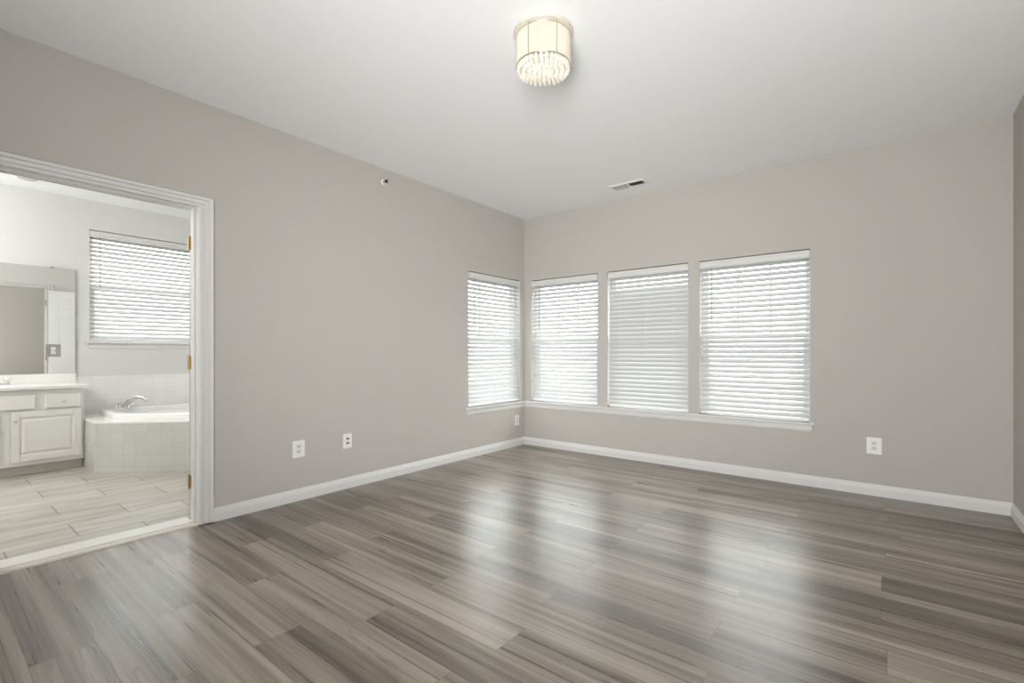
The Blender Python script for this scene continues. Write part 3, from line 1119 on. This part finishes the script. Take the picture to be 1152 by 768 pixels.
# outlet set in the mirror
mo = outlet(frame_mat((BX + 0.0185, -3.760, 1.136), (0, 1, 0), (-1, 0, 0)), 0.115, 0.125, 'outlet with mirrored grey plate set in the bathroom mirror', 'duplex', 'electrical wall plates', M['greymetal'])

# ------------------------------------------------------------------ corner tub
TY0 = -3.612
tub = thing('corner_bathtub', (-2.6, -2.8, 0), 'white corner bathtub in a tiled surround under the bathroom window', 'bathtub')
PX = -2.286
dia = 0.80
TX, TY1 = BX + 0.004, BY1 - 0.004
foot = [(TX, TY0 + 0.004), (PX, TY0 + 0.004), (PX + dia, TY0 + dia), (PX + dia, TY1), (TX, TY1)]
DZt = 0.468
mb = MB().prism(foot, 'z', 0.0, DZt - 0.012)
sur = mb.build('surround', M['tubtile'], tub)
sur.data.materials.append(M['tubtile_x'])
for p in sur.data.polygons:
    if abs(p.normal.y) > 0.9 or abs(p.normal.x) > 0.9:
        p.material_index = 1
# deck: ring between the footprint (slight lip) and the opening
def inset(poly, d):
    n = len(poly)
    out = []
    area = sum(poly[i][0] * poly[(i + 1) % n][1] - poly[(i + 1) % n][0] * poly[i][1] for i in range(n))
    sg = 1 if area > 0 else -1
    for i in range(n):
        p0, p1, p2 = Vector(poly[i - 1]), Vector(poly[i]), Vector(poly[(i + 1) % n])
        e1, e2 = (p1 - p0).normalized(), (p2 - p1).normalized()
        n1, n2 = Vector((-e1.y, e1.x)) * sg, Vector((-e2.y, e2.x)) * sg
        den = 1 + n1.dot(n2)
        out.append(tuple(p1 + (n1 + n2) * (d / den)))
    return out


def rounded(poly, r, seg=6):
    out = []
    n = len(poly)
    for i in range(n):
        p0, p1, p2 = Vector(poly[i - 1]), Vector(poly[i]), Vector(poly[(i + 1) % n])
        a, b_ = (p0 - p1).normalized(), (p2 - p1).normalized()
        A, B = p1 + a * r, p1 + b_ * r
        for k in range(seg + 1):
            t = k / seg
            out.append(tuple((1 - t) ** 2 * A + 2 * t * (1 - t) * p1 + t * t * B))
    return out


mb = MB().prism([(x, y) for x, y in foot], 'z', DZt - 0.012, DZt)
mb.build('deck', M['deck'], tub)
rim0 = inset([(BX, TY0), (PX, TY0), (PX + dia, TY0 + dia), (PX + dia, BY1), (BX, BY1)], 0.17)
levels = [(0.0, DZt), (0.0, DZt + 0.042), (0.012, DZt + 0.052), (0.075, DZt + 0.052), (0.09, DZt + 0.044), (0.11, DZt - 0.04)]
mb = MB()
rings = []
for d_, z in levels:
    pl_ = rounded(inset(rim0, d_) if d_ else rim0, 0.10)
    rings.append([mb.bm.verts.new((p[0], p[1], z)) for p in pl_])
for d_, z, r_ in ((0.13, DZt - 0.0, 0.2),):
    pass
n = len(rings[0])
for A, B in zip(rings, rings[1:]):
    for k in range(n):
        mb.bm.faces.new((A[k], A[(k + 1) % n], B[(k + 1) % n], B[k]))
mb.bm.faces.new(rings[-1])
mb.build('basin', M['acrylic'], tub, smooth=True)

tf = thing('tub_faucet', (-3.0, -3.2, DZt + 0.052), 'arched chrome tub faucet on the rim of the corner bathtub', 'faucet')
u = Vector((0.707, 0.707, 0))
p0 = Vector((-3.02, -3.215, DZt + 0.052))
prof = [(0, 0), (0.02, 0.03), (0.05, 0.07), (0.09, 0.10), (0.13, 0.115), (0.17, 0.108), (0.205, 0.088), (0.225, 0.075)]
MB().tube([p0 + u * s + Vector((0, 0, h)) for s, h in prof], [0.036, 0.033, 0.030, 0.025, 0.021, 0.019, 0.018, 0.019], 14).build('spout', M['chrome'], tf, smooth=True)
for off in ((-0.055, -0.055), (0.085, 0.02)):
    q = p0 + Vector((off[0], off[1], 0))
    mb = MB().lathe([(0, 0), (0.024, 0), (0.020, 0.012), (0.012, 0.022), (0.014, 0.036), (0, 0.042)], q, 16)
    mb.tube([q + Vector((0, 0, 0.034)), q + u * 0.05 + Vector((0, 0, 0.044))], [0.007, 0.005], 8)
    mb.build('handle', M['chrome'], tf, smooth=True)

# tile wainscot above the tub
tag(MB().box(BX, BX + 0.010, TY0 + 0.03, BY1, DZt + 0.001, 0.862).build('trim_4', M['walltile_y']),
    'white square tile band on the far wall above the bathtub', 'wall tile', kind='structure')
tag(MB().box(BX + 0.01, PX + dia, BY1 - 0.010, BY1, DZt + 0.001, 0.862).build('trim_5', M['walltile_x']),
    'white square tile band on the end wall of the bathtub', 'wall tile', kind='structure')

# ceiling disc of the bathroom
sd = thing('smoke_detector', (-2.72, -3.99, H), 'small round grey-white disc on the bathroom ceiling, half hidden by the door head', 'smoke detector')
MB().lathe([(0, 0), (0.075, 0), (0.075, -0.010), (0.066, -0.028), (0.05, -0.034), (0, -0.036)], (-2.72, -3.99, H), 32).build('housing', M['greyfin'], sd, smooth=True)
